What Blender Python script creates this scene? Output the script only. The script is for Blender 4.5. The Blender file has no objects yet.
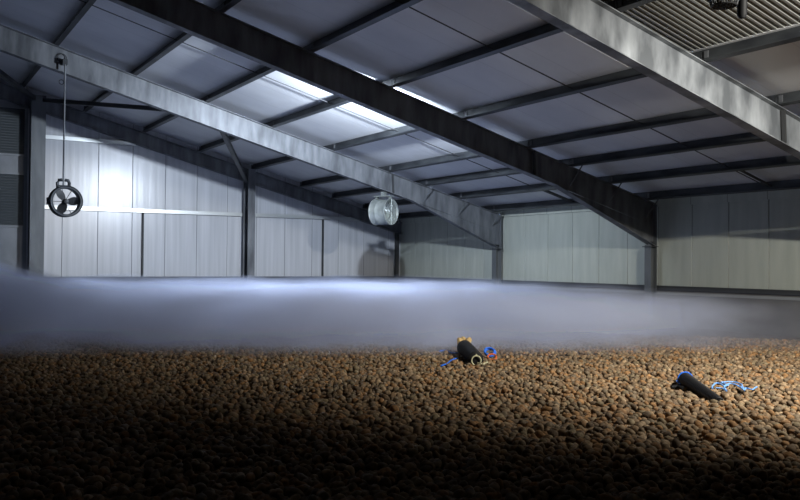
import bpy, bmesh, math, random
import numpy as np
from mathutils import Vector, Matrix, noise

random.seed(7)
rng = np.random.default_rng(7)
SC = bpy.context.scene
COL = SC.collection

# ------------------------------------------------------------------ camera
F = 857.7
CAM = Vector((26.4408, -15.9463, 0.4954))
YAW, PIT, ROL = 2.5993, 0.0146, 0.0087
dv = Vector((math.cos(YAW) * math.cos(PIT), math.sin(YAW) * math.cos(PIT), math.sin(PIT)))
rv = Vector((math.sin(YAW), -math.cos(YAW), 0))
uv = rv.cross(dv)
r2 = rv * math.cos(ROL) + uv * math.sin(ROL)
u2 = -rv * math.sin(ROL) + uv * math.cos(ROL)
cd = bpy.data.cameras.new('camera')
cam = bpy.data.objects.new('camera', cd)
COL.objects.link(cam)
cd.sensor_width = 36
cd.lens = F / 800 * 36
cd.clip_end = 200
M = Matrix((r2, u2, -dv)).transposed().to_4x4()
M.translation = CAM
cam.matrix_world = M
SC.camera = cam


def proj(p):
    v = Vector(p) - CAM
    z = v.dot(dv)
    if z < 0.1:
        return None
    return 400 + F * v.dot(r2) / z, 250 - F * v.dot(u2) / z


def ray(px, py):
    return dv + r2 * ((px - 400) / F) - u2 * ((py - 250) / F)


def on(axis, k, px, py):
    v = ray(px, py)
    return CAM + v * ((k - CAM[axis]) / v[axis])


# ------------------------------------------------------------------ building sizes
L = 6.0
G = 6.1231
ZE, S = 1.9097, 0.2661
NRM = Vector((0, S, 1)).normalized()
def zr(y):                      # top of the rafters / underside of the purlins
    return ZE - S * y
PY = [-0.4293 - 1.1939 * k for k in range(4)] + [-0.4293 - 3 * 1.1939 - 1.728 * k for k in range(1, 9)]
YA = -18.37                     # ridge
FLOOR = -3.2
PILE = -0.85
XR = 30.0                       # gable behind the camera
YF = 2 * YA

# ------------------------------------------------------------------ node helpers
def mat(name, base=(.5, .5, .5), rough=.5, metal=0., spec=.5):
    m = bpy.data.materials.new(name)
    m.use_nodes = True
    b = m.node_tree.nodes['Principled BSDF']
    b.inputs['Base Color'].default_value = (*base, 1)
    b.inputs['Roughness'].default_value = rough
    b.inputs['Metallic'].default_value = metal
    b.inputs['Specular IOR Level'].default_value = spec
    return m


def nd(m, t, **k):
    n = m.node_tree.nodes.new(t)
    for a, v in k.items():
        if a.startswith('i_'):
            n.inputs[a[2:]].default_value = v
        else:
            setattr(n, a, v)
    return n


def lk(m, a, b):
    m.node_tree.links.new(a, b)


def noisy(m, c1, c2, scale=(1, 1, 1), detail=6, lo=.35, hi=.65, bump=0., rough=None):
    """base colour varies between c1 and c2 by stretched noise"""
    b = m.node_tree.nodes['Principled BSDF']
    tc = nd(m, 'ShaderNodeTexCoord')
    mp = nd(m, 'ShaderNodeMapping')
    mp.inputs['Scale'].default_value = scale
    n = nd(m, 'ShaderNodeTexNoise')
    n.inputs['Scale'].default_value = 1
    n.inputs['Detail'].default_value = detail
    lk(m, tc.outputs['Object'], mp.inputs['Vector'])
    lk(m, mp.outputs['Vector'], n.inputs['Vector'])
    r = nd(m, 'ShaderNodeValToRGB')
    r.color_ramp.elements[0].position = lo
    r.color_ramp.elements[1].position = hi
    r.color_ramp.elements[0].color = (*c1, 1)
    r.color_ramp.elements[1].color = (*c2, 1)
    lk(m, n.outputs['Fac'], r.inputs['Fac'])
    lk(m, r.outputs['Color'], b.inputs['Base Color'])
    if bump:
        bp = nd(m, 'ShaderNodeBump')
        bp.inputs['Strength'].default_value = bump
        bp.inputs['Distance'].default_value = .02
        lk(m, n.outputs['Fac'], bp.inputs['Height'])
        lk(m, bp.outputs['Normal'], b.inputs['Normal'])
    return n, r, mp


galv = mat('galvanised_steel', rough=.5, metal=.2)
noisy(galv, (.075, .08, .088), (.21, .22, .235), (2.6, 5, 1.2), 8, .34, .78, .06)
bright_bloom = mat('brightened_steel_with_zinc_bloom', rough=.5, metal=.2)  # zinc bloom stains, plus extra brightness for the nearest rafter put into the colour
noisy(bright_bloom, (.13, .142, .155), (.46, .49, .52), (2.0, 2.8, 1.0), 9, .40, .78, .06)
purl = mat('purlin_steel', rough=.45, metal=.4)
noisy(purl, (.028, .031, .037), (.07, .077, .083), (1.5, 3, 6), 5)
darksteel = mat('dark_steel', (.05, .052, .055), .5, .3)
colm = mat('column_paint', rough=.5, metal=.1)
noisy(colm, (.08, .088, .095), (.13, .14, .145), (4, 4, 1), 5)
panel = mat('wall_panel_white', rough=.26, metal=0, spec=.5)
noisy(panel, (.42, .43, .45), (.54, .55, .57), (7, 7, .25), 7, .3, .7, .12)
panel2 = mat('side_panel_cream', rough=.42)
noisy(panel2, (.37, .395, .345), (.45, .475, .415), (5, 5, .7), 6, .3, .7, .03)
concrete = mat('concrete', rough=.9)
noisy(concrete, (.06, .056, .05), (.10, .094, .085), (2, 2, 2), 8)
def seams(m, axis, unit, off, dark, half):
    """dark gasket line at every joint of a panel wall or ceiling"""
    b = m.node_tree.nodes['Principled BSDF']
    src = b.inputs['Base Color'].links[0].from_socket
    tc = nd(m, 'ShaderNodeTexCoord'); sx = nd(m, 'ShaderNodeSeparateXYZ')
    lk(m, tc.outputs['Object'], sx.inputs[0])
    ad = nd(m, 'ShaderNodeMath', operation='ADD'); ad.inputs[1].default_value = off + 100 * unit
    lk(m, sx.outputs[axis], ad.inputs[0])
    md = nd(m, 'ShaderNodeMath', operation='PINGPONG'); md.inputs[1].default_value = unit / 2
    lk(m, ad.outputs[0], md.inputs[0])
    ls = nd(m, 'ShaderNodeMapRange')
    ls.inputs['From Min'].default_value = half * .6; ls.inputs['From Max'].default_value = half
    ls.inputs['To Min'].default_value = dark; ls.inputs['To Max'].default_value = 1
    lk(m, md.outputs[0], ls.inputs[0])
    mx = nd(m, 'ShaderNodeMixRGB', blend_type='MULTIPLY'); mx.inputs[0].default_value = 1
    lk(m, src, mx.inputs[1]); lk(m, ls.outputs[0], mx.inputs[2])
    lk(m, mx.outputs[0], b.inputs['Base Color'])
seams(panel, 'Y', 1, .5, .6, .011)
seams(panel2, 'X', 1, 0, .5, .012)
greym = mat('grey_sheet', rough=.5)
noisy(greym, (.17, .18, .19), (.23, .24, .25), (2, 2, 1), 5)
railm = mat('rail_steel', (.55, .57, .56), .33, .5)
ledgem = mat('ledge_paint', (.22, .23, .23), .5)
trimm = mat('dark_trim', (.03, .032, .034), .6)
alum = mat('aluminium', rough=.36, metal=.55)
noisy(alum, (.30, .33, .31), (.42, .45, .43), (9, 9, 9), 4)
cage = mat('cage_wire', (.04, .042, .045), .5, .4)
black = mat('black_rubber', (.008, .008, .009), .6, spec=.2)
pitch = mat('dark_opening', (.07, .08, .085), .6)
blue = mat('blue_cord', (.02, .16, .75), .5)
paleblue = mat('pale_blue_cord', (.16, .36, .75), .6)
tan = mat('tan_wrap', (.62, .42, .16), .75)
cream = mat('cream_cord', (.50, .48, .30), .6)
orange = mat('orange_band', (.55, .12, .03), .6)

# roof sheets: off white insulation boards with faint joints
ceilm = mat('ceiling_board', rough=.55)
n_, r_, mp_ = noisy(ceilm, (.56, .57, .59), (.72, .73, .74), (.9, .45, .45), 7, .3, .7, .03)
tc = nd(ceilm, 'ShaderNodeTexCoord')
sx = nd(ceilm, 'ShaderNodeSeparateXYZ')
lk(ceilm, tc.outputs['Object'], sx.inputs[0])
md = nd(ceilm, 'ShaderNodeMath', operation='PINGPONG')
md.inputs[1].default_value = .6
lk(ceilm, sx.outputs['X'], md.inputs[0])
ls = nd(ceilm, 'ShaderNodeMapRange')
ls.inputs['From Min'].default_value = 0
ls.inputs['From Max'].default_value = .02
ls.inputs['To Min'].default_value = .85
ls.inputs['To Max'].default_value = 1
lk(ceilm, md.outputs[0], ls.inputs[0])
mx = nd(ceilm, 'ShaderNodeMixRGB', blend_type='MULTIPLY')
mx.inputs[0].default_value = 1
lk(ceilm, r_.outputs['Color'], mx.inputs[1])
lk(ceilm, ls.outputs[0], mx.inputs[2])
lk(ceilm, mx.outputs[0], ceilm.node_tree.nodes['Principled BSDF'].inputs['Base Color'])
corrm = mat('corrugated_sheet', (.37, .375, .35), .34, .4)

# potatoes
pot = mat('potato_skin', rough=.78, spec=.3)
at = nd(pot, 'ShaderNodeAttribute', attribute_name='tint')
tcp = nd(pot, 'ShaderNodeTexCoord')
np_ = nd(pot, 'ShaderNodeTexNoise')
np_.inputs['Scale'].default_value = 28
np_.inputs['Detail'].default_value = 5
lk(pot, tcp.outputs['Object'], np_.inputs['Vector'])
rp = nd(pot, 'ShaderNodeValToRGB')
rp.color_ramp.elements[0].position = .34
rp.color_ramp.elements[1].position = .6
rp.color_ramp.elements[0].color = (.45, .42, .38, 1)
rp.color_ramp.elements[1].color = (1, 1, 1, 1)
lk(pot, np_.outputs['Fac'], rp.inputs['Fac'])
mxp = nd(pot, 'ShaderNodeMixRGB', blend_type='MULTIPLY')
mxp.inputs[0].default_value = 1
lk(pot, at.outputs['Color'], mxp.inputs[1])
lk(pot, rp.outputs['Color'], mxp.inputs[2])
pb = pot.node_tree.nodes['Principled BSDF']
lk(pot, mxp.outputs[0], pb.inputs['Base Color'])
bpp = nd(pot, 'ShaderNodeBump')
bpp.inputs['Strength'].default_value = .35
bpp.inputs['Distance'].default_value = .01
lk(pot, np_.outputs['Fac'], bpp.inputs['Height'])
lk(pot, bpp.outputs['Normal'], pb.inputs['Normal'])
earth = mat('earth', (.05, .032, .018), .95)


# ------------------------------------------------------------------ mesh helpers
class MB:
    def __init__(self):
        self.v, self.f = [], []

    def quadbox(self, c8):
        b = len(self.v)
        self.v += [Vector(c) for c in c8]
        for q in ((0, 3, 2, 1), (4, 5, 6, 7), (0, 1, 5, 4), (1, 2, 6, 5), (2, 3, 7, 6), (3, 0, 4, 7)):
            self.f.append(tuple(b + i for i in q))
        return self

    def box(self, x0, x1, y0, y1, z0, z1):
        return self.quadbox([(x0, y0, z0), (x1, y0, z0), (x1, y1, z0), (x0, y1, z0),
                             (x0, y0, z1), (x1, y0, z1), (x1, y1, z1), (x0, y1, z1)])

    def prism(self, x0, x1, poly):
        """polygon in (y,z), extruded in x"""
        n = len(poly)
        b = len(self.v)
        self.v += [Vector((x0, y, z)) for y, z in poly] + [Vector((x1, y, z)) for y, z in poly]
        self.f.append(tuple(b + i for i in range(n))[::-1])
        self.f.append(tuple(b + n + i for i in range(n)))
        for i in range(n):
            j = (i + 1) % n
            self.f.append((b + i, b + j, b + n + j, b + n + i))
        return self

    def tube(self, pts, r, n=8, caps=True):
        pts = [Vector(p) for p in pts]
        b = len(self.v)
        up = Vector((0.13, 0.2, 1)).normalized()
        for i, p in enumerate(pts):
            t = (pts[min(i + 1, len(pts) - 1)] - pts[max(i - 1, 0)]).normalized()
            a = t.cross(up)
            if a.length < .05:
                a = t.cross(Vector((1, 0, 0)))
            a.normalize()
            c = t.cross(a)
            rr = r[i] if isinstance(r, (list, tuple)) else r
            for k in range(n):
                an = 2 * math.pi * k / n
                self.v.append(p + a * (rr * math.cos(an)) + c * (rr * math.sin(an)))
        for i in range(len(pts) - 1):
            for k in range(n):
                k2 = (k + 1) % n
                self.f.append((b + i * n + k, b + i * n + k2, b + (i + 1) * n + k2, b + (i + 1) * n + k))
        if caps:
            self.f.append(tuple(b + k for k in range(n))[::-1])
            self.f.append(tuple(b + (len(pts) - 1) * n + k for k in range(n)))
        return self

    def ring(self, c, ax, R, r, n=40, m=8):
        c = Vector(c); ax = Vector(ax).normalized()
        a = ax.cross(Vector((0, 0, 1)))
        if a.length < .05:
            a = ax.cross(Vector((1, 0, 0)))
        a.normalize(); e = ax.cross(a)
        b = len(self.v)
        for i in range(n):
            t = 2 * math.pi * i / n
            rad = a * math.cos(t) + e * math.sin(t)
            for k in range(m):
                s = 2 * math.pi * k / m
                self.v.append(c + rad * (R + r * math.cos(s)) + ax * (r * math.sin(s)))
        for i in range(n):
            for k in range(m):
                i2, k2 = (i + 1) % n, (k + 1) % m
                self.f.append((b + i * m + k, b + i2 * m + k, b + i2 * m + k2, b + i * m + k2))
        return self

    def lathe(self, c, ax, prof, n=40, closed=True):
        """prof: list of (t along axis, radius); closed loop profile if closed"""
        c = Vector(c); ax = Vector(ax).normalized()
        a = ax.cross(Vector((0, 0, 1)))
        if a.length < .05:
            a = ax.cross(Vector((1, 0, 0)))
        a.normalize(); e = ax.cross(a)
        b = len(self.v); m = len(prof)
        for i in range(n):
            t = 2 * math.pi * i / n
            rad = a * math.cos(t) + e * math.sin(t)
            for q, r in prof:
                self.v.append(c + ax * q + rad * max(r, 1e-4))
        for i in range(n):
            i2 = (i + 1) % n
            for k in range(m if closed else m - 1):
                k2 = (k + 1) % m
                self.f.append((b + i * m + k, b + i * m + k2, b + i2 * m + k2, b + i2 * m + k))
        return self

    def build(self, name, m, parent=None, smooth=False, bevel=0.):
        me = bpy.data.meshes.new(name)
        me.from_pydata([tuple(v) for v in self.v], [], self.f)
        bm = bmesh.new(); bm.from_mesh(me)
        bmesh.ops.recalc_face_normals(bm, faces=bm.faces[:])
        bm.to_mesh(me); bm.free()
        me.materials.append(m)
        if smooth:
            me.polygons.foreach_set('use_smooth', [True] * len(me.polygons))
            try:
                me.set_sharp_from_angle(angle=math.radians(40))
            except Exception:
                pass
        o = bpy.data.objects.new(name, me)
        COL.objects.link(o)
        if parent is not None:
            o.parent = parent
            o.matrix_parent_inverse = Matrix.Translation(-parent.location)
        if bevel:
            b = o.modifiers.new('bevel', 'BEVEL'); b.width = bevel; b.segments = 2; b.limit_method = 'ANGLE'
        return o


def tag(o, label=None, cat=None, group=None, kind=None):
    if label: o['label'] = label
    if cat: o['category'] = cat
    if group: o['group'] = group
    if kind: o['kind'] = kind
    return o


def empty(name, loc, label, cat, group=None):
    o = bpy.data.objects.new(name, None)
    COL.objects.link(o)
    o.location = loc
    return tag(o, label, cat, group)


def struct(o, label):
    o['kind'] = 'structure'
    o['label'] = label
    return o


# ------------------------------------------------------------------ setting
struct(MB().box(-.3, XR + .3, YF - .3, .3, FLOOR - .3, FLOOR).build('floor', concrete), 'concrete store floor under the potato heap')


def ribbed(along, a0, a1, z0f, z1, at_, inward, phase, m, name, label):
    """wall of metre wide panels with V joints; along = 'x' or 'y'; z1 = function for the top"""
    us = [a0]
    u = math.floor(a0) + phase
    g = .012
    while u < a1:
        if u > a0 + .05:
            us += [u - g, u, u + g]
        u += 1
    us.append(a1)
    mb = MB()
    n = len(us)
    for row in range(3):
        for i, u in enumerate(us):
            groove = 0
            if 0 < i < n - 1 and (i - 1) % 3 == 1:
                groove = 1
            d = 0 if not groove else -.014 * inward
            z = (z0f, z1(u), z1(u))[row]
            dd = d if row < 2 else -.12 * inward
            p = (u, at_ + dd, z) if along == 'x' else (at_ + dd, u, z)
            mb.v.append(Vector(p))
    for i, u in enumerate(us):
        p = (u, at_ - .12 * inward, z0f) if along == 'x' else (at_ - .12 * inward, u, z0f)
        mb.v.append(Vector(p))
    for r in range(4):
        r2_ = (r + 1) % 4
        for i in range(n - 1):
            mb.f.append((r * n + i, r * n + i + 1, r2_ * n + i + 1, r2_ * n + i))
    mb.f.append(tuple(r * n for r in range(4)))
    mb.f.append(tuple(r * n + n - 1 for r in range(4)))
    return struct(mb.build(name, m), label)


def ztop(y):
    yy = y if y > YA else 2 * YA - y
    return zr(yy) + .19


ribbed('x', 0, XR, 0, lambda u: zr(0) + .18, 0, -1, 0, panel2, 'wall_back', 'pale insulated panel side wall under the eaves')
ribbed('y', YA, 0, 0, ztop, 0, 1, .5, panel, 'wall_left', 'white insulated panel gable wall beyond the fog')
w = MB(); w.box(-.12, 0, YF, YA, FLOOR, zr(YA)); struct(w.build('wall_left_far', panel), 'far half of the white gable wall')
w = MB(); w.box(XR, XR + .12, YF, 0, FLOOR, zr(YA) + .2); struct(w.build('wall_right', panel2), 'panel gable wall behind the camera')
w = MB(); w.box(0, XR, YF - .12, YF, FLOOR, zr(0) + .2); struct(w.build('wall_front', panel2), 'panel side wall behind the camera')
# low concrete walls that hold the heap
struct(MB().box(0.14, XR, -.14, .12, FLOOR, -.12).build('wall_back_lower', concrete), 'concrete retaining wall below the side panels')
struct(MB().box(-.12, .14, YA, .12, FLOOR, -.12).build('wall_left_lower', concrete), 'concrete retaining wall below the gable panels')
struct(MB().box(.10, XR, -.10, -.015, -.10, 0).build('trim_1', trimm), 'dark flashing along the foot of the side wall')
struct(MB().box(.015, .10, YA, -.015, -.10, 0).build('trim_2', trimm), 'dark flashing along the foot of the gable wall')
struct(MB().box(.16, XR, -.17, -.142, -.2, -.14).build('trim_3', ledgem), 'pale ledge strip under the side wall flashing')
struct(MB().box(.142, .17, YA, -.2, -.2, -.14).build('trim_4', ledgem), 'pale ledge strip under the gable flashing')

# roof sheets (on top of the purlins, .2 m above the rafters)
TOP = .205
def roofslab(x0, x1, y0, y1, name, m, label):
    mb = MB()
    mb.prism(x0, x1, [(y0, zr(y0) + TOP), (y1, zr(y1) + TOP), (y1, zr(y1) + TOP + .08), (y0, zr(y0) + TOP + .08)])
    return struct(mb.build(name, m), label)
CX0, CY0, CY1 = 16.6, PY[4] - .03, PY[6] - .03
roofslab(-.12, CX0, YA, .12, 'ceiling', ceilm, 'pale insulated roof underside on the steel purlins')
roofslab(CX0, XR, CY0, .12, 'ceiling_2', ceilm, 'dim roof boards beside the eaves near the camera')
roofslab(CX0, XR, YA, CY1, 'ceiling_3', ceilm, 'roof boards towards the ridge near the camera')
mb = MB()
mb.prism(-.12, XR, [(YF, zr(0) + TOP), (YA, zr(YA) + TOP), (YA, zr(YA) + TOP + .08), (YF, zr(0) + TOP + .08)])
struct(mb.build('ceiling_4', ceilm), 'far slope of the roof behind the camera')
# bare corrugated strip
mb = MB(); x = CX0; pitch_c = .105; prof = []
while x < XR:
    prof += [(x, 0), (x + .035, 0), (x + .05, .03), (x + .09, .03)]
    x += pitch_c
b0 = 0
for (yy) in (CY0, CY1):
    for (xx, h) in prof:
        mb.v.append(Vector((xx, yy, zr(yy) + TOP + .003 + h)))
nq = len(prof)
for (yy) in (CY0, CY1):
    for (xx, h) in prof:
        mb.v.append(Vector((xx, yy, zr(yy) + TOP + .05 + h)))
for i in range(nq - 1):
    mb.f.append((i, i + 1, nq + i + 1, nq + i))
    mb.f.append((2 * nq + i, 2 * nq + i + 1, 3 * nq + i + 1, 3 * nq + i))
    mb.f.append((i, i + 1, 2 * nq + i + 1, 2 * nq + i))
    mb.f.append((nq + i, nq + i + 1, 3 * nq + i + 1, 3 * nq + i))
struct(mb.build('ceiling_5', corrm), 'bare corrugated metal roof strip near the camera')


# ------------------------------------------------------------------ portal frames
def portal(k, label, full=True):
    x = k * L
    root = empty('portal_frame', (x, -.26, FLOOR), label, 'portal frame', 'steel portal frames')
    fw, tf, tw, D = .1, .014, .012, .535
    # rafter: from haunch top at wall to the ridge
    y0, y1 = -.18, YA + .02
    def z(y): return zr(y) - .006
    mb = MB()
    mb.prism(x - fw, x + fw, [(y0, z(y0)), (y1, z(y1)), (y1, z(y1) - tf), (y0, z(y0) - tf)])
    mb.prism(x - tw / 2, x + tw / 2, [(y0, z(y0) - tf), (y1, z(y1) - tf), (y1, z(y1) - D), (y0, z(y0) - D)])
    yh = -3.25
    mb.prism(x - fw, x + fw, [(yh, z(yh) - D), (y1, z(y1) - D), (y1, z(y1) - D - tf), (yh, z(yh) - D - tf)])
    mb.build('rafter', bright_bloom if k == 3 else galv, root)
    # haunch
    zb = .95
    hb = MB()
    hb.prism(x - tw / 2, x + tw / 2, [(y0, z(y0) - D), (yh, z(yh) - D - tf), (y0, zb)])
    hb.prism(x - fw, x + fw, [(y0, zb), (yh, z(yh) - D), (yh, z(yh) - D - tf * 1.3), (y0, zb - tf * 1.3)])
    hb.build('haunch', galv, root)
    # column
    cb = MB()
    yc0, yc1 = -.36, -.16
    cb.box(x - fw, x + fw, yc0, yc0 + tf, FLOOR, zb + .02)
    cb.box(x - fw, x + fw, yc1 - tf, yc1, FLOOR, zr(yc1) - .02)
    cb.box(x - tw / 2, x + tw / 2, yc0 + tf, yc1 - tf, FLOOR, zb + .1)
    cb.build('column', colm, root)
    MB().box(x - fw - .03, x + fw + .03, yc0 - .05, yc1 + .03, zb - .035, zb - .016).build('cap_plate', darksteel, root)
    # splice plate across the rafter
    ys = -3.93
    sp = MB()
    for s in (-1, 1):
        sp.prism(x + s * .07 - .03, x + s * .07 + .03, [(ys - .018, z(ys) - tf), (ys + .018, z(ys) - tf), (ys + .05, z(ys) - D), (ys + .014, z(ys) - D)])
    sp.build('splice_plate', darksteel, root)
    # fly stays from the lowest purlins to the rafter
    for j in (0, 1, 2):
        ya = PY[j]
        for s in ((1,) if k == 0 else (1, -1)):
            a = Vector((x + s * .42, ya, zr(ya) + .05))
            b = Vector((x + s * .02, ya - .02, zr(ya) - .42))
            st = MB(); st.tube([a, b], .016, 6); st.build('stay', colm, root)
    return root


portal(1, 'pale lit galvanised frame with the round fans hung from it')
portal(2, 'near-black frame sweeping down through the middle of the store to its column')
portal(3, 'nearest frame in view, bright streaked web crossing the upper right corner')
portal(4, 'frame beside the camera, outside the upper right corner')

# gable frame: rafter against the wall + posts
root = empty('gable_frame', (.25, -G, FLOOR), 'shaded end frame of rafter, posts and knee braces against the white gable', 'gable frame')
x0, x1 = .03, .23
mb = MB()
def z(y): return zr(y) - .006
y0, y1 = -.05, YA
D = .40
xm = (x0 + x1) / 2
mb.prism(x0, x1, [(y0, z(y0)), (y1, z(y1)), (y1, z(y1) - .014), (y0, z(y0) - .014)])
mb.prism(xm - .006, xm + .006, [(y0, z(y0) - .014), (y1, z(y1) - .014), (y1, z(y1) - D), (y0, z(y0) - D)])
mb.prism(x0, x1, [(y0, z(y0) - D), (y1, z(y1) - D), (y1, z(y1) - D - .014), (y0, z(y0) - D - .014)])
mb.build('rafter', galv, root)
def post(yc, hw, x0, x1, zt, pm):
    mb = MB()
    mb.box(x1 - .016, x1, yc - hw, yc + hw, FLOOR, zt)
    mb.box(x0, x0 + .016, yc - hw, yc + hw, FLOOR, zt)
    mb.box(x0 + .016, x1 - .016, yc - .008, yc + .008, FLOOR, zt)
    return mb.build('post', pm, root)
post(-5.93, .12, .24, .66, zr(-5.93) - .05, galv)
post(-12.26, .19, .24, .60, zr(-12.26) - .06, colm)
cbx = MB(); cbx.box(.16, .28, -.34, -.22, FLOOR, zr(-.3) - .45); cbx.build('post', darksteel, root)
# knee braces to the lit frame
for a, b in ((Vector((.5, -6.05, 3.05)), on(0, 5.9, 220, 126)),
             (Vector((.5, -12.15, 5.0)), on(0, 5.9, 186, 111)),
             (Vector((.5, -12.35, 5.0)), Vector((5.85, -14.9, 5.35)))):
    t = (b - a).normalized(); s = t.cross(Vector((0, 0, 1))).normalized(); u = s.cross(t)
    h = .055
    mb = MB().quadbox([a - s*h - u*h, a + s*h - u*h, a + s*h + u*h, a - s*h + u*h, b - s*h - u*h, b + s*h - u*h, b + s*h + u*h, b - s*h + u*h])
    mb.build('knee_brace', purl, root)

# ------------------------------------------------------------------ wall rails and mullions of the gable
def crail(name, y0, y1, zc, label):
    mb = MB()
    mb.box(.02, .12, y0, y1, zc + .045, zc + .055)
    mb.box(.11, .12, y0, y1, zc - .045, zc + .045)
    mb.box(.02, .12, y0, y1, zc - .055, zc - .045)
    o = mb.build(name, railm)
    return tag(o, label, 'rail', 'gable wall rails')
crail('wall_rail', -12.0, -.4, 2.0, 'shiny horizontal steel rail along the gable at mid height, behind the hanging fan')
crail('wall_rail', -12.0, -9.45, 4.02, 'short upper rail under the gable rafter, above the bright patch')
for yy, lab in ((-1.53 * G + .18, 'thin dark upright below the rail beneath the bright gable patch'),
                (-.51 * G, 'thin dark upright below the rail beside the shadow of the round fan')):
    o = MB().box(.02, .10, yy - .022, yy + .022, .005, 1.94).build('mullion', trimm)
    tag(o, lab, 'upright', 'gable uprights')

# vents in the gable, beyond the big post
struct(MB().box(.012, .03, -17.5, -12.46, -.02, 5.0).build('wall_left_sheet', greym), 'tall added grey sheet over the gable beyond the wide post')  # added grey sheet, makes the gable beyond the wide post darker
for (z0_, z1_, lab) in ((3.42, 4.82, 'upper dark louvred opening beyond the wide gable post'), (1.40, 2.94, 'lower dark louvred opening beyond the wide gable post')):
    ya, yb = -14.4, -12.5
    vr = empty('wall_vent', (.04, (ya + yb) / 2, z0_), lab, 'vent', 'gable vents')
    fr = MB(); t = .05
    fr.box(.034, .09, ya, yb, z1_ - t, z1_).box(.034, .09, ya, yb, z0_, z0_ + t)
    fr.box(.034, .09, ya, ya + t, z0_ + t, z1_ - t).box(.034, .09, yb - t, yb, z0_ + t, z1_ - t)
    fr.build('frame', greym, vr)
    MB().box(.032, .036, ya + t, yb - t, z0_ + t, z1_ - t).build('backing', pitch, vr)
    lv = MB(); zz = z0_ + t + .03
    while zz < z1_ - t - .05:
        lv.quadbox([(.04, ya + t, zz + .05), (.075, ya + t, zz), (.075, yb - t, zz), (.04, yb - t, zz + .05),
                    (.04, ya + t, zz + .055), (.075, ya + t, zz + .005), (.075, yb - t, zz + .005), (.04, yb - t, zz + .055)])
        zz += .075
    lv.build('louvre', pitch, vr)

# ------------------------------------------------------------------ purlins
ORD = ['lowest', 'second', 'third', 'fourth', 'fifth', 'sixth', 'seventh', 'eighth', 'ninth', 'tenth', 'eleventh', 'twelfth']
BAY = ['between the gable and the pale fan-carrying frame', 'between the pale frame and the black middle frame',
       'between the black middle frame and the nearest frame', 'on the near side of the nearest frame']
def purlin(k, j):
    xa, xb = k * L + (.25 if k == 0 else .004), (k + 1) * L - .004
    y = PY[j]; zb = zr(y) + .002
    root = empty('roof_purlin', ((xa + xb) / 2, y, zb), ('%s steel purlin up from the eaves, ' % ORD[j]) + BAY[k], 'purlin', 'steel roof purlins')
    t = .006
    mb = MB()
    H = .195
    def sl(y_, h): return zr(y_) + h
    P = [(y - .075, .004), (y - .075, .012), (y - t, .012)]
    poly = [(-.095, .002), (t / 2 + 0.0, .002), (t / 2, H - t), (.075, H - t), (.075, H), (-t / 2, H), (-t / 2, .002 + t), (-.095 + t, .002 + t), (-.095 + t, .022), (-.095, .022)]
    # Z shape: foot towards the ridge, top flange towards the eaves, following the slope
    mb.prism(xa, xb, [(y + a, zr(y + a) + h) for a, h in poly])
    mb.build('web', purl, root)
    cl = MB()
    cl.box(xa + .0, xa + .012, y - .07, y - .006, zb + .03, zb + .17) if k == 0 else cl.box(xa + .05, xa + .12, y - .016, y - .006, zb + .02, zb + .17)
    cl.build('cleat', galv, root)
    return root


def seen(xa, xb, y):
    for i in range(25):
        q = proj((xa + (xb - xa) * i / 24, y, zr(y) + .05))
        if q and 2 < q[0] < 798 and 2 < q[1] < 300:
            return True
    return False
for k in range(4):
    for j in range(len(PY)):
        if seen(k * L + .1, (k + 1) * L - .1, PY[j]):
            purlin(k, j)

# sag rods threaded through the purlins, one run per bay
for k, xx, lab in ((0, 3.35, 'thin dark tie rod under the roof between gable and pale frame'),
                   (1, 9.4, 'thin dark tie rod under the roof between pale and black frames'),
                   (2, 15.25, 'thin dark tie rod under the roof between black and nearest frames')):
    mb = MB()
    ys = [y for y in PY if y > -15.7]
    mb.tube([(xx, ys[0], zr(ys[0]) + .10), (xx, ys[-1], zr(ys[-1]) + .10)], .011, 6)
    for y in (PY[0], PY[1]):
        pass
    tag(mb.build('tie_rod', darksteel), lab, 'tie rod', 'roof tie rods')
    st = MB().box(xx - .02, xx + .02, PY[1] + .01, PY[0] - .08, zr(-1.0) - .0, zr(-1.0) + .03)
    # thicker strut in the lowest gap
    st = MB(); st.tube([(xx + .12, PY[1] + .02, zr(PY[1]) + .10), (xx + .12, PY[0] - .02, zr(PY[0]) + .10)], .028, 8)
    tag(st.build('eaves_strut', darksteel), ['stout strut between the two lowest purlins next to the gable', 'stout strut between the two lowest purlins left of the black frame haunch',
        'stout strut between the two lowest purlins under the nearest frame'][k], 'strut', 'eaves struts')
# eaves closure under the lowest purlin
struct(MB().box(.1, XR, -.05, -.016, zr(0) - .02, zr(0) + .18).build('trim_5', panel2), 'pale closure strip at the top of the side wall')


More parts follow.
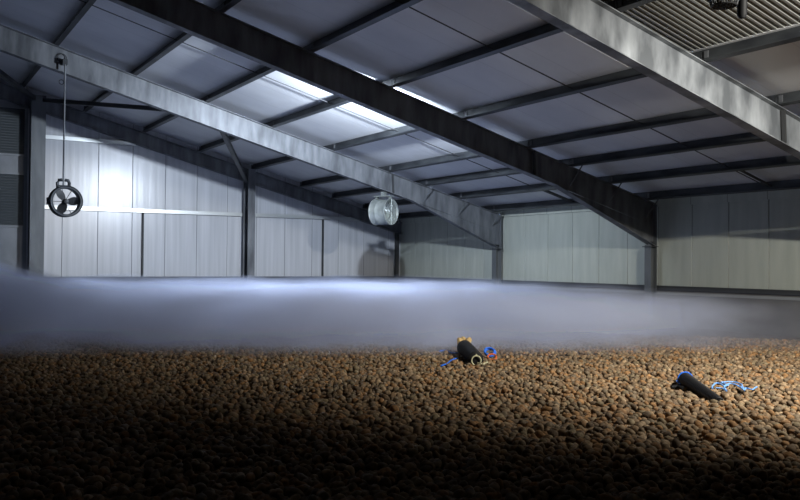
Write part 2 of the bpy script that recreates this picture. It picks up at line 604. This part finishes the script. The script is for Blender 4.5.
# ------------------------------------------------------------------ fans
def fan(loc, ax, R, depth, label, kind):
    ax = Vector(ax).normalized()
    c = Vector(loc)
    root = empty('duct_fan', c, label, 'fan', 'round duct fans')
    h = depth / 2
    m = alum if kind == 'drum' else purl
    prof = [(-h, R + .012), (-h + .03, R - .006), (-h * .35, R - .006), (-h * .35 + .012, R + .006), (-h * .35 + .03, R + .006), (-h * .35 + .045, R - .006),
            (h - .03, R - .006), (h, R + .012), (h, R - .0), (h - .03, R - .03), (-h + .03, R - .03), (-h, R - .0)]
    if kind != 'drum':
        prof = [(-h, R * .97), (-h, R * .86), (h * .9, R * .86), (h, R * .9), (h, R), (h * .8, R)]
    MB().lathe(c, ax, prof, 48).build('casing', m, root, smooth=True)
    rr = MB().ring(c + ax * h, ax, R + .004, .014, 48, 8)
    rr.build('rim', m, root, smooth=True)
    MB().ring(c - ax * h, ax, R + .004, .014, 48, 8).build('rim', m, root, smooth=True)
    a = ax.cross(Vector((0, 0, 1))).normalized(); e = a.cross(ax)    # a: sideways, e: up
    if e.z < 0: e = -e
    # motor hub
    MB().lathe(c, ax, [(-.14, .001), (-.14, .055), (.05, .06), (.08, .045), (.09, .001)], 24, False).build('motor', darksteel, root, smooth=True)
    # blades
    side = a if a.dot(r2) > 0 else -a
    for ang in ((125, 5, 245) if kind != 'drum' else (90, 210, 330)):
        th = math.radians(ang)
        u = side * math.cos(th) + e * math.sin(th)
        v_ = -side * math.sin(th) + e * math.cos(th)
        mb = MB(); n = 6; cols = []
        for i in range(n + 1):
            r = .05 + (R * .84 - .05) * i / n
            wd = (.05 + .065 * math.sin(math.pi * min(1, i / n * .8 + .1))) * (R / .36)
            tw = math.radians(42 - 22 * i / n)
            d = v_ * math.cos(tw) + ax * math.sin(tw)
            nn = ax * math.cos(tw) - v_ * math.sin(tw)
            for s1 in (-1, 1):
                for s2 in (-1, 1):
                    mb.v.append(c + u * r + d * (wd * s1) + nn * (.004 * s2))
        for i in range(n):
            q = i * 4; p2 = q + 4
            for aa, bb in ((0, 1), (1, 3), (3, 2), (2, 0)):
                mb.f.append((q + aa, q + bb, p2 + bb, p2 + aa))
        mb.f.append((0, 1, 3, 2)); mb.f.append((n * 4, n * 4 + 2, n * 4 + 3, n * 4 + 1))
        mb.build('blade', darksteel if kind != 'drum' else alum, root)
    # struts that carry the motor
    st = MB()
    for ang in (60, 180, 300):
        th = math.radians(ang)
        u = side * math.cos(th) + e * math.sin(th)
        st.tube([c - ax * .09 + u * .04, c - ax * (h * .7) + u * R * .9], .008, 6)
    st.build('motor_strut', m, root)
    if kind == 'drum':
        g = MB()
        for q in (.1, .17, .24, .31):
            g.ring(c + ax * (h + .012), ax, q, .004, 32, 5)
        for i in range(8):
            th = math.pi * i / 8
            u = side * math.cos(th) + e * math.sin(th)
            g.tube([c + ax * (h + .012) - u * R, c + ax * (h + .012) + u * R], .004, 5)
        g.build('guard', alum, root)
    return root, side, e


# hanging axial fan
fc = on(0, 6.16, 65.5, 201.5)
f1, sd, up = fan(fc, (1, .06, 0), .335, .24, 'round axial fan on a long rod hanging in front of the white gable', 'axial')
rx, ry = fc.x, on(0, 6.16, 64.3, 120).y
topz = on(0, 6.16, 66, 60).z
br = MB()
for s in (-1, 1):
    pts = [Vector((rx, ry + s * .12, fc.z + .30)), Vector((rx, ry + s * .125, fc.z + .42)), Vector((rx, ry + s * .10, fc.z + .47)), Vector((rx, ry + s * .03, fc.z + .48))]
    br.tube(pts, .036, 8)
br.box(rx - .05, rx + .05, ry - .14, ry + .14, fc.z + .335, fc.z + .36)
br.build('bracket', purl, f1)
MB().tube([(rx, ry, fc.z + .36), (rx, ry, fc.z + .6), (rx, ry, topz)], .018, 10).build('hanging_rod', galv, f1, smooth=True)
MB().box(rx - .15, rx + .02, ry - .05, ry + .05, topz - .10, topz + .02).build('clamp', darksteel, f1)
hk = MB()
hc = on(0, 6.04, 62, 58)
hk.ring(hc, (1, 0, 0), .095, .010, 28, 6)
hk.build('cable_loop', darksteel, f1, smooth=True)
hc = on(0, 6.13, 61.5, 82)
MB().ring(hc, (1, 0, 0), .05, .01, 24, 6).build('cable_loop', darksteel, f1, smooth=True)
# box on the side of the fan
bp = on(0, 6.12, 48, 201)
MB().box(rx - .14, rx - .02, bp.y - .02, bp.y + .05, bp.z - .07, bp.z + .08).build('junction_box', darksteel, f1)

# drum fan under the lit frame
c2 = on(0, 6.05, 383.5, 212)
A2 = Vector((.9, .44, 0)).normalized()
f2, sd, up = fan(c2, A2, .345, .50, 'pale drum-shaped fan bracketed under the pale frame near its haunch', 'drum')
yb = c2.y
zrb = zr(yb) - .60
mb = MB()
sa = Vector((-A2.y, A2.x, 0))
def obox(mb, c, a, b, u, ha, hb, hu):
    return mb.quadbox([c - a*ha - b*hb - u*hu, c + a*ha - b*hb - u*hu, c + a*ha + b*hb - u*hu, c - a*ha + b*hb - u*hu,
                       c - a*ha - b*hb + u*hu, c + a*ha - b*hb + u*hu, c + a*ha + b*hb + u*hu, c - a*ha + b*hb + u*hu])
U = Vector((0, 0, 1))
pz = c2.z + .40
obox(mb, Vector((c2.x, c2.y, pz + .03)), A2, sa, U, .27, .11, .012)
for s in (-1, 1):
    obox(mb, Vector((c2.x, c2.y, pz - .01)) + A2 * (s * .22), A2, sa, U, .02, .05, .045)
mb.build('bracket', alum, f2)
mb = MB()
obox(mb, Vector((c2.x + .0, c2.y, (pz + .04 + zrb) / 2)), A2, sa, U, .035, .09, max(.02, (zrb - pz - .04) / 2))
mb.build('hanger', alum, f2)
cb = MB(); cb.tube([c2 + A2 * .2 + U * .38, Vector((6.14, -3.5, zr(-3.5) - .56))], .012, 6)
cb.build('cable', darksteel, f2)

# wire cage fitting at the top, under the sixth purlin
ck = on(0, 20.6, 724, -2) + Vector((0, 0, .30))
cr = empty('wire_cage_fitting', ck, 'dark wire-mesh cage hanging from a purlin below the bare corrugated roof', 'wire cage')
mb = MB()
Rr = .165
cen = ck + Vector((0, 0, -.10))
for q in range(7):                       # hoops
    zz = cen.z - .28 + q * .055
    rad = Rr * (1 - .25 * max(0, (2 - q)) / 2)
    mb.ring((cen.x, cen.y, zz), (0, 0, 1), rad, .009, 28, 5)
for q in range(18):
    an = 2 * math.pi * q / 18
    u = Vector((math.cos(an), math.sin(an), 0))
    mb.tube([Vector((cen.x, cen.y, cen.z + .06)) + u * Rr, Vector((cen.x, cen.y, cen.z - .17)) + u * Rr, Vector((cen.x, cen.y, cen.z - .28)) + u * Rr * .75], .008, 5)
for q in range(-3, 4):
    w_ = math.sqrt(max(0, (Rr * .75) ** 2 - (q * .045) ** 2))
    mb.tube([(cen.x - w_, cen.y + q * .045, cen.z - .28), (cen.x + w_, cen.y + q * .045, cen.z - .28)], .008, 5)
    mb.tube([(cen.x + q * .045, cen.y - w_, cen.z - .28), (cen.x + q * .045, cen.y + w_, cen.z - .28)], .008, 5)
mb.build('cage', cage, cr)
MB().lathe((cen.x, cen.y, cen.z), (0, 0, 1), [(-.14, .001), (-.14, .13), (.08, .15), (.08, .001)], 28, False).build('housing', black, cr, smooth=True)
kb = on(0, 20.6, 742, 12)
MB().lathe(kb + Vector((0, 0, .0)), (0, 0, 1), [(-.07, .001), (-.065, .03), (-.03, .05), (.3, .055), (.3, .001)], 20, False).build('gland', black, cr, smooth=True)
MB().box(cen.x - .03, cen.x + .03, cen.y - .25, cen.y + .35, cen.z + .09, cen.z + .13).build('arm', darksteel, cr)
MB().tube([(cen.x, cen.y, cen.z + .13), (cen.x, cen.y, zr(cen.y) + TOP - .02)], .02, 8).build('hanging_rod', darksteel, cr)


# ------------------------------------------------------------------ lamps
def glow(name, c, s):
    m = bpy.data.materials.new(name); m.use_nodes = True
    b = m.node_tree.nodes['Principled BSDF']
    b.inputs['Emission Color'].default_value = (*c, 1)
    b.inputs['Emission Strength'].default_value = s
    return m
LA = Vector((11.84, -7.45, 3.53))
LB = Vector((23.84, -7.5, 3.60))
for P, lab, nm, in ((LA, 'small round floodlight fixed behind the black middle frame', 'a'), (LB, 'small round floodlight fixed to the frame beside the camera', 'b')):
    r = empty('floodlight', P, lab, 'lamp', 'floodlights')
    MB().lathe(P + Vector((-.01, 0, 0)), (1, 0, 0), [(0, .001), (0, .10), (.05, .12), (.09, .08), (.09, .001)], 28, False).build('housing', darksteel, r, smooth=True)
    MB().lathe(P + Vector((-.01, 0, 0)), (-1, 0, 0), [(0.002, .085), (.02, .08), (.035, .05), (.04, .001)], 24, False).build('lens', glow('lens_glow_' + nm, (.85, .92, 1), 1), r, smooth=True)
    MB().box(P.x + .08, P.x + .15, P.y - .03, P.y + .03, P.z - .03, P.z + .03).build('arm', darksteel, r)


def light(name, kind, loc, power, col, radius, **k):
    d = bpy.data.lights.new(name, kind)
    d.energy = power; d.color = col; d.shadow_soft_size = radius
    for a, v in k.items(): setattr(d, a, v)
    o = bpy.data.objects.new(name, d); COL.objects.link(o); o.location = loc
    return o
o = light('lamp_light', 'AREA', LA + Vector((-.06, 0, 0)), 760, (.76, .86, 1.0), .07)
o.data.shape = 'DISK'; o.data.size = .16
o.rotation_euler = Vector((-1, .05, -.22)).to_track_quat('-Z', 'Y').to_euler()
o = light('lamp_light', 'SPOT', LB + Vector((-.06, 0, 0)), 4900, (1.0, .96, .88), .07, spot_size=math.radians(131), spot_blend=1.0)
tgt = Vector((19.9, -5.7, -.85))
o.rotation_euler = (tgt - LB).to_track_quat('-Z', 'Y').to_euler()

wd = bpy.data.worlds.new('world'); SC.world = wd
wd.use_nodes = True
wd.node_tree.nodes['Background'].inputs[0].default_value = (.02, .02, .03, 1)
wd.node_tree.nodes['Background'].inputs[1].default_value = .3


# ------------------------------------------------------------------ potatoes
def heap(x, y):
    return PILE + .035 * noise.noise((x * .55, y * .55, 1.3)) + .02 * noise.noise((x * 1.9, y * 1.9, 4.1))


struct_base = MB()
gx = np.linspace(.72, 29.9, 60); gy = np.linspace(-20, -.42, 42)
nx_, ny_ = len(gx), len(gy)
for X in gx:
    for Y in gy:
        struct_base.v.append(Vector((X, Y, heap(X, Y) - .075)))
for i in range(nx_ - 1):
    for j in range(ny_ - 1):
        struct_base.f.append((i * ny_ + j, (i + 1) * ny_ + j, (i + 1) * ny_ + j + 1, i * ny_ + j + 1))
nb = len(struct_base.v)
struct_base.v += [Vector((gx[0], gy[0], FLOOR)), Vector((gx[-1], gy[0], FLOOR)), Vector((gx[-1], gy[-1], FLOOR)), Vector((gx[0], gy[-1], FLOOR))]
struct_base.f.append((nb, nb + 1, nb + 2, nb + 3))
struct_base.f.append(tuple([i * ny_ for i in range(nx_)]) + (nb + 1, nb))
struct_base.f.append(tuple([i * ny_ + ny_ - 1 for i in range(nx_)]) + (nb + 2, nb + 3))
struct_base.f.append(tuple(range(ny_)) + (nb + 3, nb))
struct_base.f.append(tuple((nx_ - 1) * ny_ + j for j in range(ny_)) + (nb + 2, nb + 1))
tag(struct_base.build('earth_heap', earth), 'dark packed body of the heap under the loose potatoes', kind='stuff')


def proto_shape(sub, seed):
    bm = bmesh.new()
    bmesh.ops.create_icosphere(bm, subdivisions=sub, radius=1)
    r = random.Random(seed)
    o = Vector((r.random() * 50, r.random() * 50, r.random() * 50))
    sx, sy, sz = r.uniform(1.05, 1.45), r.uniform(.9, 1.05), r.uniform(.78, .95)
    bend = r.uniform(-.18, .18); tp = r.uniform(-.15, .15)
    for v in bm.verts:
        d = v.co.copy()
        k = 1 + .16 * noise.noise(d * 1.1 + o) + .07 * noise.noise(d * 2.6 + o)
        p = d * k
        p.x *= sx; p.y *= sy * (1 + tp * d.x); p.z *= sz * (1 + tp * d.x)
        p.z += bend * p.x * p.x
        v.co = p
    vs = np.array([v.co[:] for v in bm.verts], dtype=np.float32)
    fs = np.array([[v.index for v in f.verts] for f in bm.faces], dtype=np.int32)
    bm.free()
    return vs, fs


NP = 10
hi = [proto_shape(3, s) for s in range(NP)]
md_ = [proto_shape(2, s) for s in range(NP)]
lo = [proto_shape(2 if s < 0 else 1, s) for s in range(NP)]     # create_icosphere counts from 1

TINTS = [(.42, .27, .145), (.36, .24, .135), (.50, .34, .19), (.30, .20, .115), (.46, .26, .12), (.38, .29, .17), (.56, .40, .24), (.25, .175, .11), (.50, .27, .11), (.33, .25, .16)]
# black tubes etc. leave the potatoes below them in place
SPC = .064
pts = []
x_lo, x_hi, y_lo, y_hi = 8.0, 25.5, -17.2, -.45
row = 0
y = y_lo
while y < y_hi:
    x = x_lo + (SPC / 2 if row % 2 else 0)
    while x < x_hi:
        pts.append((x, y))
        x += SPC * 1.06
    y += SPC * .9
    row += 1
pts = np.array(pts)
pts += rng.uniform(-.021, .021, pts.shape)
P3 = np.column_stack([pts, np.full(len(pts), PILE)])
v = P3 - np.array(CAM)
zz = v @ np.array(dv); xx = 400 + F * (v @ np.array(r2)) / zz; yy = 250 - F * (v @ np.array(u2)) / zz
dist = np.hypot(v[:, 0], v[:, 1])
okm = (zz > 3.5) & (xx > -45) & (xx < 845) & (yy < 530) & (dist < 17.0)
pts = pts[okm]; dist = dist[okm]; xx = xx[okm]; yy = yy[okm]
n = len(pts)
size = rng.normal(.0350, .0055, n).clip(.023, .050)
zoff = rng.uniform(-.026, .030, n)
hz = np.array([heap(a, b) for a, b in pts])
ctr = np.column_stack([pts, hz + zoff - .012])
ctr[:, 2] += 0
rot = rng.uniform(0, 2 * math.pi, (n, 3)); rot[:, 0] = rng.normal(0, .5, n); rot[:, 1] = rng.normal(0, .45, n)
pid = rng.integers(0, NP, n); tid = rng.integers(0, len(TINTS), n)
inframe = (xx > -2) & (xx < 802) & (yy < 503)
idx = np.where(inframe)[0]
idx = idx[np.argsort(dist[idx])][:300]
indiv = set(idx.tolist())


def rotm(a):
    cx_, sx_ = np.cos(a[:, 0]), np.sin(a[:, 0]); cy_, sy_ = np.cos(a[:, 1]), np.sin(a[:, 1]); cz_, sz_ = np.cos(a[:, 2]), np.sin(a[:, 2])
    R = np.empty((len(a), 3, 3))
    R[:, 0, 0] = cz_ * cy_; R[:, 0, 1] = cz_ * sy_ * sx_ - sz_ * cx_; R[:, 0, 2] = cz_ * sy_ * cx_ + sz_ * sx_
    R[:, 1, 0] = sz_ * cy_; R[:, 1, 1] = sz_ * sy_ * sx_ + cz_ * cx_; R[:, 1, 2] = sz_ * sy_ * cx_ - cz_ * sx_
    R[:, 2, 0] = -sy_; R[:, 2, 1] = cy_ * sx_; R[:, 2, 2] = cy_ * cx_
    return R


# individuals
protos = {}
def tintattr(me, cols):
    a = me.color_attributes.new('tint', 'FLOAT_COLOR', 'POINT')
    a.data.foreach_set('color', np.asarray(cols, dtype=np.float32).ravel())
def mesh_np(name, vs, fs, cols, m):
    me = bpy.data.meshes.new(name)
    me.vertices.add(len(vs)); me.vertices.foreach_set('co', vs.astype(np.float32).ravel())
    me.loops.add(fs.size); me.loops.foreach_set('vertex_index', fs.ravel().astype(np.int32))
    me.polygons.add(len(fs)); me.polygons.foreach_set('loop_start', np.arange(0, fs.size, 3, dtype=np.int32))
    me.update(calc_edges=True)
    me.polygons.foreach_set('use_smooth', np.ones(len(fs), dtype=bool))
    tintattr(me, cols)
    me.materials.append(m)
    me.validate()
    return me
for i in idx:
    key = int(pid[i])
    s = size[i]
    if key not in protos:
        vs, fs = hi[key]
        c = np.tile(np.array((*[.6 * q for q in TINTS[key % len(TINTS)]], 1)), (len(vs), 1))
        me = mesh_np('potato', vs * .034, fs, c, pot)
        protos[key] = bpy.data.objects.new('potato', me)
        o = protos[key]
    else:
        o = protos[key].copy()
    COL.objects.link(o)
    o.location = ctr[i]
    o.rotation_euler = rot[i]
    k = s / .034
    o.scale = (k, k, k)
    tag(o, 'earthy brown potato in the dark front rows at the near edge of the heap', 'potato', 'potatoes at the near edge of the heap')

# the rest in one mesh
rest = np.array([i for i in range(n) if i not in indiv])
R = rotm(rot)
VV, FF, CC = [], [], []
base = 0
for lod, shapes in ((0, md_), (1, lo)):
    for p in range(NP):
        vs, fs = shapes[p]
        sel = rest[(pid[rest] == p) & ((dist[rest] < 8.5) if lod == 0 else (dist[rest] >= 8.5))]
        if not len(sel): continue
        w_ = np.einsum('nij,vj->nvi', R[sel], vs) * size[sel][:, None, None] + ctr[sel][:, None, :]
        k = len(sel)
        VV.append(w_.reshape(-1, 3))
        FF.append((fs[None] + (np.arange(k) * len(vs))[:, None, None]).reshape(-1, 3) + base)
        tc_ = .6 * np.array(TINTS)[tid[sel]] * rng.uniform(.8, 1.15, (k, 1))
        CC.append(np.repeat(np.column_stack([tc_, np.ones(k)]), len(vs), axis=0))
        base += k * len(vs)
me = mesh_np('potatoes', np.concatenate(VV), np.concatenate(FF), np.concatenate(CC), pot)
o = bpy.data.objects.new('potatoes', me); COL.objects.link(o)
tag(o, 'loose brown potatoes spread level across the whole store', 'potatoes', kind='stuff')
print('POTATOES', n)


# ------------------------------------------------------------------ things lying on the heap
def surf(px, py, z=PILE + .03):
    return on(2, z, px, py)


def black_tube(a, b, ra, rb, label, ribs=26):
    """lies from a (wide end) to b"""
    a = Vector(a); b = Vector(b)
    ax = (b - a); ln = ax.length; ax.normalize()
    root = empty('black_tube', (a + b) / 2 - Vector((0, 0, ra)), label, 'tube')
    prof = [(0, .001), (0, ra * .8), (.012, ra)]
    for i in range(ribs):
        t0 = .02 + (ln - .04) * i / ribs
        r = ra + (rb - ra) * (t0 / ln)
        prof += [(t0, r), (t0 + (ln - .04) / ribs * .5, r), (t0 + (ln - .04) / ribs * .55, r * .955), (t0 + (ln - .04) / ribs * .98, r * .955)]
    prof += [(ln - .01, rb), (ln, rb * .8), (ln, .001)]
    MB().lathe(a, ax, prof, 32, False).build('body', black, root, smooth=True)
    return root, ax


def squiggle(pts, r, amp, seed, n=10):
    rnd = random.Random(seed)
    out = []
    pts = [Vector(p) for p in pts]
    for i in range(len(pts) - 1):
        for k in range(n):
            t = k / n
            p0 = pts[max(i - 1, 0)]; p1 = pts[i]; p2 = pts[i + 1]; p3 = pts[min(i + 2, len(pts) - 1)]
            q = .5 * ((2 * p1) + (p2 - p0) * t + (2 * p0 - 5 * p1 + 4 * p2 - p3) * t * t + (-p0 + 3 * p1 - 3 * p2 + p3) * t ** 3)
            out.append(q + Vector((rnd.uniform(-amp, amp), rnd.uniform(-amp, amp), rnd.uniform(-amp, amp) * .5)))
    out.append(pts[-1])
    return out


# nearer tube
a = surf(684.5, 383) + Vector((0, 0, .045)); b = surf(719, 402) + Vector((0, 0, -.0))
t1, ax1 = black_tube(a, b, .078, .05, 'black ribbed tube tapering down into the potatoes, blue cord round its wide end')
ring = MB().ring(a + ax1 * .035, ax1, .081, .008, 36, 6)
ring.build('cord_band', blue, t1, smooth=True)
cd1 = MB().tube(squiggle([a + Vector((-.02, -.02, .07)), surf(679, 379), surf(676.5, 381), surf(680, 384)], .008, .004, 3), .008, 6)
cd1.build('cord', blue, t1, smooth=True)
MB().lathe(a - ax1 * .03, ax1, [(-.02, .001), (-.015, .04), (.03, .055), (.03, .001)], 16, False).build('end_cap', tan, t1, smooth=True)
bs = MB().tube(squiggle([surf(672, 387), surf(677, 386.5), surf(683, 388)], .015, .004, 8), .02, 6)
bs.build('strap', black, t1)
# tangled cord beside it
tn = MB()
def sp(*q): return [surf(x_, y_, PILE + .05) for x_, y_ in q]
tn.tube(squiggle(sp((712, 389), (713, 385), (718, 383), (724, 386), (728, 384.5), (721, 382.5), (733, 382), (741, 384), (743, 389), (739, 386), (733, 384)), .008, .006, 5), .008, 6)
tn.tube(squiggle(sp((716, 388), (722, 388.5), (727, 391), (724, 387), (731, 383.5), (740, 387), (744, 390), (746, 388), (752, 389.5), (757, 387)), .008, .006, 6), .008, 6)
tag(tn.build('blue_cord', paleblue, smooth=True), 'pale blue tangled cord lying loose beside the nearer black tube', 'cord')

# farther tube
a = surf(464.5, 352.5) + Vector((0, 0, .07)); b = surf(476, 362.5) + Vector((0, 0, .05))
t2, ax2 = black_tube(a, b, .115, .10, 'short black tube with a tan wrapped end by the edge of the fog', 20)
wr = MB()
for q in range(7):
    an = q * .9
    s = Vector((math.cos(an) * .06, math.sin(an) * .06, abs(math.sin(an * 1.7)) * .05))
    wr.tube([a - ax2 * .01 + s * .5, a - ax2 * .06 + s * 1.2 + Vector((0, 0, .05)), a - ax2 * .09 + s * 1.4 + Vector((0, 0, .055))], [.035, .045, .03], 7)
wr.build('wrapped_end', tan, t2, smooth=True)
MB().ring(b + ax2 * .03 + Vector((0, 0, -.02)), ax2, .062, .009, 32, 6).build('cord_ring', cream, t2, smooth=True)
MB().tube(squiggle([b + ax2 * .03 + Vector((0, 0, .06)), surf(481, 359.5), surf(487, 361.5), surf(483, 364), surf(478, 363)], .008, .006, 9), .010, 6).build('cord_ring', cream, t2, smooth=True)
cb_ = MB()
c_ = surf(490, 354.5) + Vector((0, 0, .03))
cb_.ring(c_, (.5, -.35, .8), .075, .016, 28, 8)
cb_.ring(c_ + Vector((.01, -.02, .02)), (.55, -.3, .75), .07, .012, 28, 8)
o = cb_.build('strap_coil', blue, smooth=True)
o = tag(o, 'coiled blue strap on the potatoes beside the short tan-ended tube', 'strap')
MB().ring(surf(492, 357) + Vector((0, 0, .0)), (.5, -.35, .8), .06, .013, 24, 6).build('inner_band', orange, o, smooth=True)
lr = MB().tube(squiggle([surf(440, 351), surf(446, 350.5), surf(452, 353), surf(461, 352.5)], .008, .006, 12), .012, 6)
lr.tube(squiggle([surf(441, 366), surf(447, 363.5), surf(452, 360), surf(458, 358)], .008, .008, 13), .010, 6)
tag(lr.build('rope', blue, smooth=True), 'blue rope trailing away from the tan-ended tube at the fog edge', 'rope')

# ------------------------------------------------------------------ fog
fm = bpy.data.materials.new('cold_fog'); fm.use_nodes = True
nt = fm.node_tree
for q in list(nt.nodes):
    if q.type != 'OUTPUT_MATERIAL': nt.nodes.remove(q)
out = [q for q in nt.nodes if q.type == 'OUTPUT_MATERIAL'][0]
pv = nd(fm, 'ShaderNodeVolumePrincipled')
pv.inputs['Color'].default_value = (.76, .82, 1.0, 1)
pv.inputs['Anisotropy'].default_value = 0
lk(fm, pv.outputs[0], out.inputs['Volume'])
tc = nd(fm, 'ShaderNodeTexCoord')
nz = nd(fm, 'ShaderNodeTexNoise'); nz.inputs['Scale'].default_value = .7; nz.inputs['Detail'].default_value = 4
mp = nd(fm, 'ShaderNodeMapping'); mp.inputs['Scale'].default_value = (1, 1, 2.5)
lk(fm, tc.outputs['Object'], mp.inputs[0]); lk(fm, mp.outputs[0], nz.inputs['Vector'])
mr = nd(fm, 'ShaderNodeMapRange'); mr.inputs['From Min'].default_value = .36; mr.inputs['From Max'].default_value = .66
mr.inputs['To Min'].default_value = .12; mr.inputs['To Max'].default_value = 1.8
lk(fm, nz.outputs['Fac'], mr.inputs[0])
# fade with distance past the front line, thinner to the right
FA, FB = Vector((13.5, -14.8, 0)), Vector((18.6, -2.8, 0))      # front line of the fog on the heap
tl = (FB - FA).normalized(); nl = Vector((-tl.y, tl.x, 0))       # points away from the camera
if nl.dot(dv) < 0: nl = -nl
dt = nd(fm, 'ShaderNodeVectorMath', operation='DOT_PRODUCT'); dt.inputs[1].default_value = nl
lk(fm, tc.outputs['Object'], dt.inputs[0])
sb = nd(fm, 'ShaderNodeMath', operation='SUBTRACT'); sb.inputs[1].default_value = FA.dot(nl)
lk(fm, dt.outputs['Value'], sb.inputs[0])
fr = nd(fm, 'ShaderNodeMapRange', interpolation_type='SMOOTHSTEP'); fr.inputs['From Min'].default_value = -.8; fr.inputs['From Max'].default_value = 1.1
lk(fm, sb.outputs[0], fr.inputs[0])
d2 = nd(fm, 'ShaderNodeVectorMath', operation='DOT_PRODUCT'); d2.inputs[1].default_value = tl
lk(fm, tc.outputs['Object'], d2.inputs[0])
s2 = nd(fm, 'ShaderNodeMath', operation='SUBTRACT'); s2.inputs[1].default_value = FA.dot(tl)
lk(fm, d2.outputs['Value'], s2.inputs[0])
f2r = nd(fm, 'ShaderNodeMapRange', interpolation_type='SMOOTHSTEP'); f2r.inputs['From Min'].default_value = 7.5; f2r.inputs['From Max'].default_value = 13.2
f2r.inputs['To Min'].default_value = 1; f2r.inputs['To Max'].default_value = .03
lk(fm, s2.outputs[0], f2r.inputs[0])
# soft top
sz = nd(fm, 'ShaderNodeSeparateXYZ'); lk(fm, tc.outputs['Object'], sz.inputs[0])
ft = nd(fm, 'ShaderNodeMapRange', interpolation_type='SMOOTHSTEP'); ft.inputs['From Min'].default_value = .20; ft.inputs['From Max'].default_value = -.5
ft.inputs['To Min'].default_value = .0; ft.inputs['To Max'].default_value = 1
yl = nd(fm, 'ShaderNodeMapRange', interpolation_type='SMOOTHSTEP')
yl.inputs['From Min'].default_value = -12.7; yl.inputs['From Max'].default_value = -14.9
yl.inputs['To Min'].default_value = 0; yl.inputs['To Max'].default_value = .55
lk(fm, sz.outputs['Y'], yl.inputs[0])
zs = nd(fm, 'ShaderNodeMath', operation='SUBTRACT')
lk(fm, sz.outputs['Z'], zs.inputs[0]); lk(fm, yl.outputs[0], zs.inputs[1])
lk(fm, zs.outputs[0], ft.inputs[0])
def mul(a, b):
    q = nd(fm, 'ShaderNodeMath', operation='MULTIPLY')
    lk(fm, a, q.inputs[0])
    if isinstance(b, float): q.inputs[1].default_value = b
    else: lk(fm, b, q.inputs[1])
    return q.outputs[0]
DEN = mul(mul(mul(mul(mr.outputs[0], fr.outputs[0]), f2r.outputs[0]), ft.outputs[0]), 1.25)
lk(fm, DEN, pv.inputs['Density'])

mb = MB()
# footprint in (s along front line, t away from the camera), clipped to the room
NS, NT = 70, 50
def inroom(p): return Vector((min(max(p.x, .2), 29.9), min(max(p.y, -18.3), -.2), p.z))
grid = []
xs_ = np.linspace(.70, 19.0, NS); ys_ = np.linspace(-18.3, -.42, NT)
top, keep = {}, {}
for i, X in enumerate(xs_):
    for j, Y in enumerate(ys_):
        p = Vector((X, Y, 0))
        t = (p - FA).dot(nl)
        keep[i, j] = t > -1.1
        edge = max(0, min(1, (t + 1.1) / 2.2))
        h = .03 + .20 * noise.noise((X * .45, Y * .45, 0)) + .09 * noise.noise((X * 1.4, Y * 1.4, 7))
        q = max(0, min(1, (-12.7 - Y) / 2.2)); h += .55 * q * q * (3 - 2 * q)
        h = -.55 + (h + .55) * edge ** .6
        top[i, j] = Vector((X, Y, h))
vid = {}
def vtx(i, j, lev):
    k = (i, j, lev)
    if k not in vid:
        vid[k] = len(mb.v)
        t_ = top[i, j]
        mb.v.append(t_ if lev else Vector((t_.x, t_.y, -.93)))
    return vid[k]
cell = {(i, j): keep[i, j] and keep[i + 1, j] and keep[i, j + 1] and keep[i + 1, j + 1] for i in range(NS - 1) for j in range(NT - 1)}
for (i, j), k in cell.items():
    if not k: continue
    mb.f.append((vtx(i, j, 1), vtx(i + 1, j, 1), vtx(i + 1, j + 1, 1), vtx(i, j + 1, 1)))
    mb.f.append((vtx(i, j, 0), vtx(i, j + 1, 0), vtx(i + 1, j + 1, 0), vtx(i + 1, j, 0)))
    for (di, dj, e1, e2) in ((-1, 0, (i, j), (i, j + 1)), (1, 0, (i + 1, j), (i + 1, j + 1)), (0, -1, (i, j), (i + 1, j)), (0, 1, (i, j + 1), (i + 1, j + 1))):
        if not cell.get((i + di, j + dj), False):
            mb.f.append((vtx(*e1, 1), vtx(*e2, 1), vtx(*e2, 0), vtx(*e1, 0)))
o = mb.build('fog', fm)
tag(o, 'low bank of cold blue white fog lying on the heap before the walls', 'fog', kind='stuff')

# ------------------------------------------------------------------ look
SC.view_settings.view_transform = 'Standard'
SC.view_settings.look = 'None'
SC.view_settings.gamma = 1
SC.view_settings.use_curve_mapping = False
SC.view_settings.exposure = .18
SC.cycles.volume_bounces = 3
SC.cycles.volume_step_rate = 1.0
SC.cycles.volume_max_steps = 256
SC.cycles.use_denoising = True
SC.cycles.sample_clamp_indirect = 8
